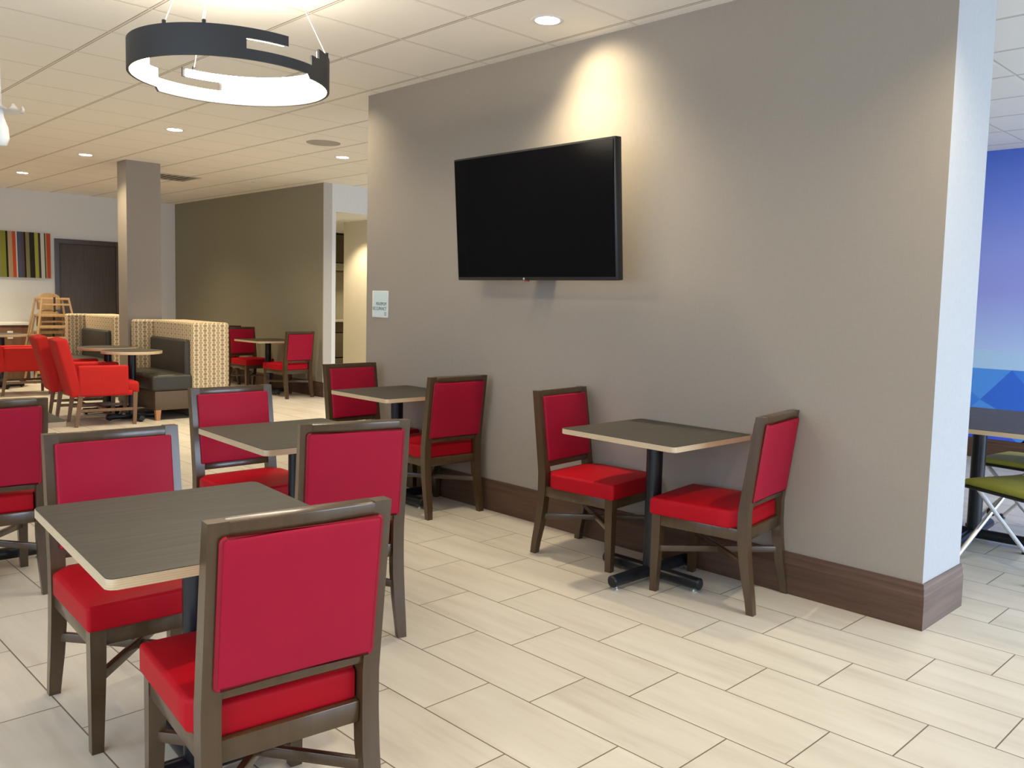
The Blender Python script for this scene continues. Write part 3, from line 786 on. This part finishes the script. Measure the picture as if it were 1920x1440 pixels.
gch.location = (-1.33, 5.19, 0); gch.rotation_euler = (0, 0, math.radians(154)); tag(gch, 'near green stacking chair with silver crossed legs, pushed under the long table', 'chair', GG)
dup(gch, 'green chair behind the post of the long table, only its seat showing', (-1.58, 6.10, 0), 82, GG)

# ------------------------------------------------------------------ light
def area(name, loc, rot, sx, sy, power, col, spread=180):
    l = bpy.data.lights.new(name, 'AREA'); l.shape = 'RECTANGLE'; l.size = sx; l.size_y = sy; l.energy = power; l.color = col; l.spread = math.radians(spread)
    o = bpy.data.objects.new(name, l); C.objects.link(o); o.location = loc; o.rotation_euler = rot; return o
def spot(x, y, power, size=125, blend=1.0, col=(1, .83, .56), z=H - .012, rad=.05):  # serves the real downlights and the added fill spots
    l = bpy.data.lights.new('downlight_and_fill', 'SPOT'); l.energy = power; l.spot_size = math.radians(size); l.spot_blend = blend; l.color = col; l.shadow_soft_size = rad
    o = bpy.data.objects.new('downlight_and_fill', l); C.objects.link(o); o.location = (x, y, z); return o
DAY = (.62, .78, 1.0)
for ya, yb in ((2.85, 5.35), (5.85, 8.35)):
    area('window_daylight', (XE - .02, (ya + yb) / 2, 1.15), (0, math.radians(66), 0), 1.5, yb - ya, 115 if ya > 5 else 75, DAY, 140)
for xa, xb in ((-5.2, -2.6), (-2.0, .6), (1.0, 3.2)):
    area('window_daylight', ((xa + xb) / 2, YS + .02, 1.5), (math.radians(102), 0, 0), xb - xa, 2.1, 60, DAY, 180)
WARM = (1, .84, .60)
for x, p in ((-.93, 85), (-3.372, 95), (-5.81, 22), (-8.25, 250), (-10.62, 90), (-13.0, 240)):
    spot(x, 3.440, p)
for x, p in ((-.93, 115), (-3.372, 18), (-5.81, 30), (-8.25, 60), (-10.62, 25), (-13.0, 30)):  # unseen rows continuing the lamp grid, added to light the room
    for y in (1.0, -1.45): spot(x, y, p)
for x, y, p in ((-8.31, 5.313, 170), (-10.7, 4.75, 120), (-13.1, 4.75, 120)): spot(x, y, p)  # last two are added fill for the far end, no fixture there
spot(-14.25, 2.95, 90, 130, 1.0)
spot(-9.1, 6.9, 120, col=(1, .92, .78))  # unseen spot added to brighten the white pier by the opening
def wall_hot_spot(x, y, aim, power, size, blend=1.0, col=(1, .85, .58)):  # extra tilted spot added at a downlight for the wall hot spot
    o = spot(x, y, power, size, blend, col, rad=.03); d = Vector(aim) - o.location
    o.rotation_euler = d.to_track_quat('-Z', 'Y').to_euler(); return o
wall_hot_spot(-3.372, 3.44, (-3.28, 3.831, 2.47), 40, 96)
wall_hot_spot(-5.81, 3.44, (-5.60, 3.831, 2.40), 16, 80)
for x in (-1.0, -3.4): spot(x, 6.9, 60, col=(1, .9, .75))
for x, y in ((-11.2, 7.15), (-13.2, 7.6), (-13.2, 9.6)): spot(x, y, 90, 110, .6, z=2.54)

w = bpy.data.worlds.new('World'); S.world = w; w.use_nodes = True
bg = w.node_tree.nodes['Background']; bg.inputs[0].default_value = (.75, .86, 1, 1); bg.inputs[1].default_value = .6

# ------------------------------------------------------------------ camera
cam = bpy.data.cameras.new('Camera'); co = bpy.data.objects.new('Camera', cam); C.objects.link(co); S.camera = co
f_px, yaw, pitch, roll = 1614.83, -.7839, .0814, .0254
cy_, sy_ = math.cos(yaw), math.sin(yaw); cp, spt = math.cos(pitch), math.sin(pitch); cr, sr = math.cos(roll), math.sin(roll)
fwd = Vector((sy_, cy_, 0)); right = Vector((cy_, -sy_, 0)); up = Vector((0, 0, 1))
f2 = fwd * cp - up * spt; u2 = up * cp + fwd * spt; r3 = right * cr + u2 * sr; u3 = u2 * cr - right * sr
co.matrix_world = Matrix(((r3.x, u3.x, -f2.x, 0), (r3.y, u3.y, -f2.y, 0), (r3.z, u3.z, -f2.z, 1.3954), (0, 0, 0, 1)))
cam.sensor_fit = 'HORIZONTAL'; cam.sensor_width = 36; cam.lens = f_px / 1920 * 36
cam.shift_x = -35.9 / 1920; cam.shift_y = -24.16 / 1920
cam.clip_start = .05; cam.clip_end = 100

S.view_settings.view_transform = 'Standard'; S.view_settings.look = 'None'; S.view_settings.gamma = 1; S.view_settings.use_curve_mapping = False
S.view_settings.exposure = 0.45
S.cycles.max_bounces = 8; S.cycles.diffuse_bounces = 5; S.cycles.glossy_bounces = 3; S.cycles.sample_clamp_indirect = 6
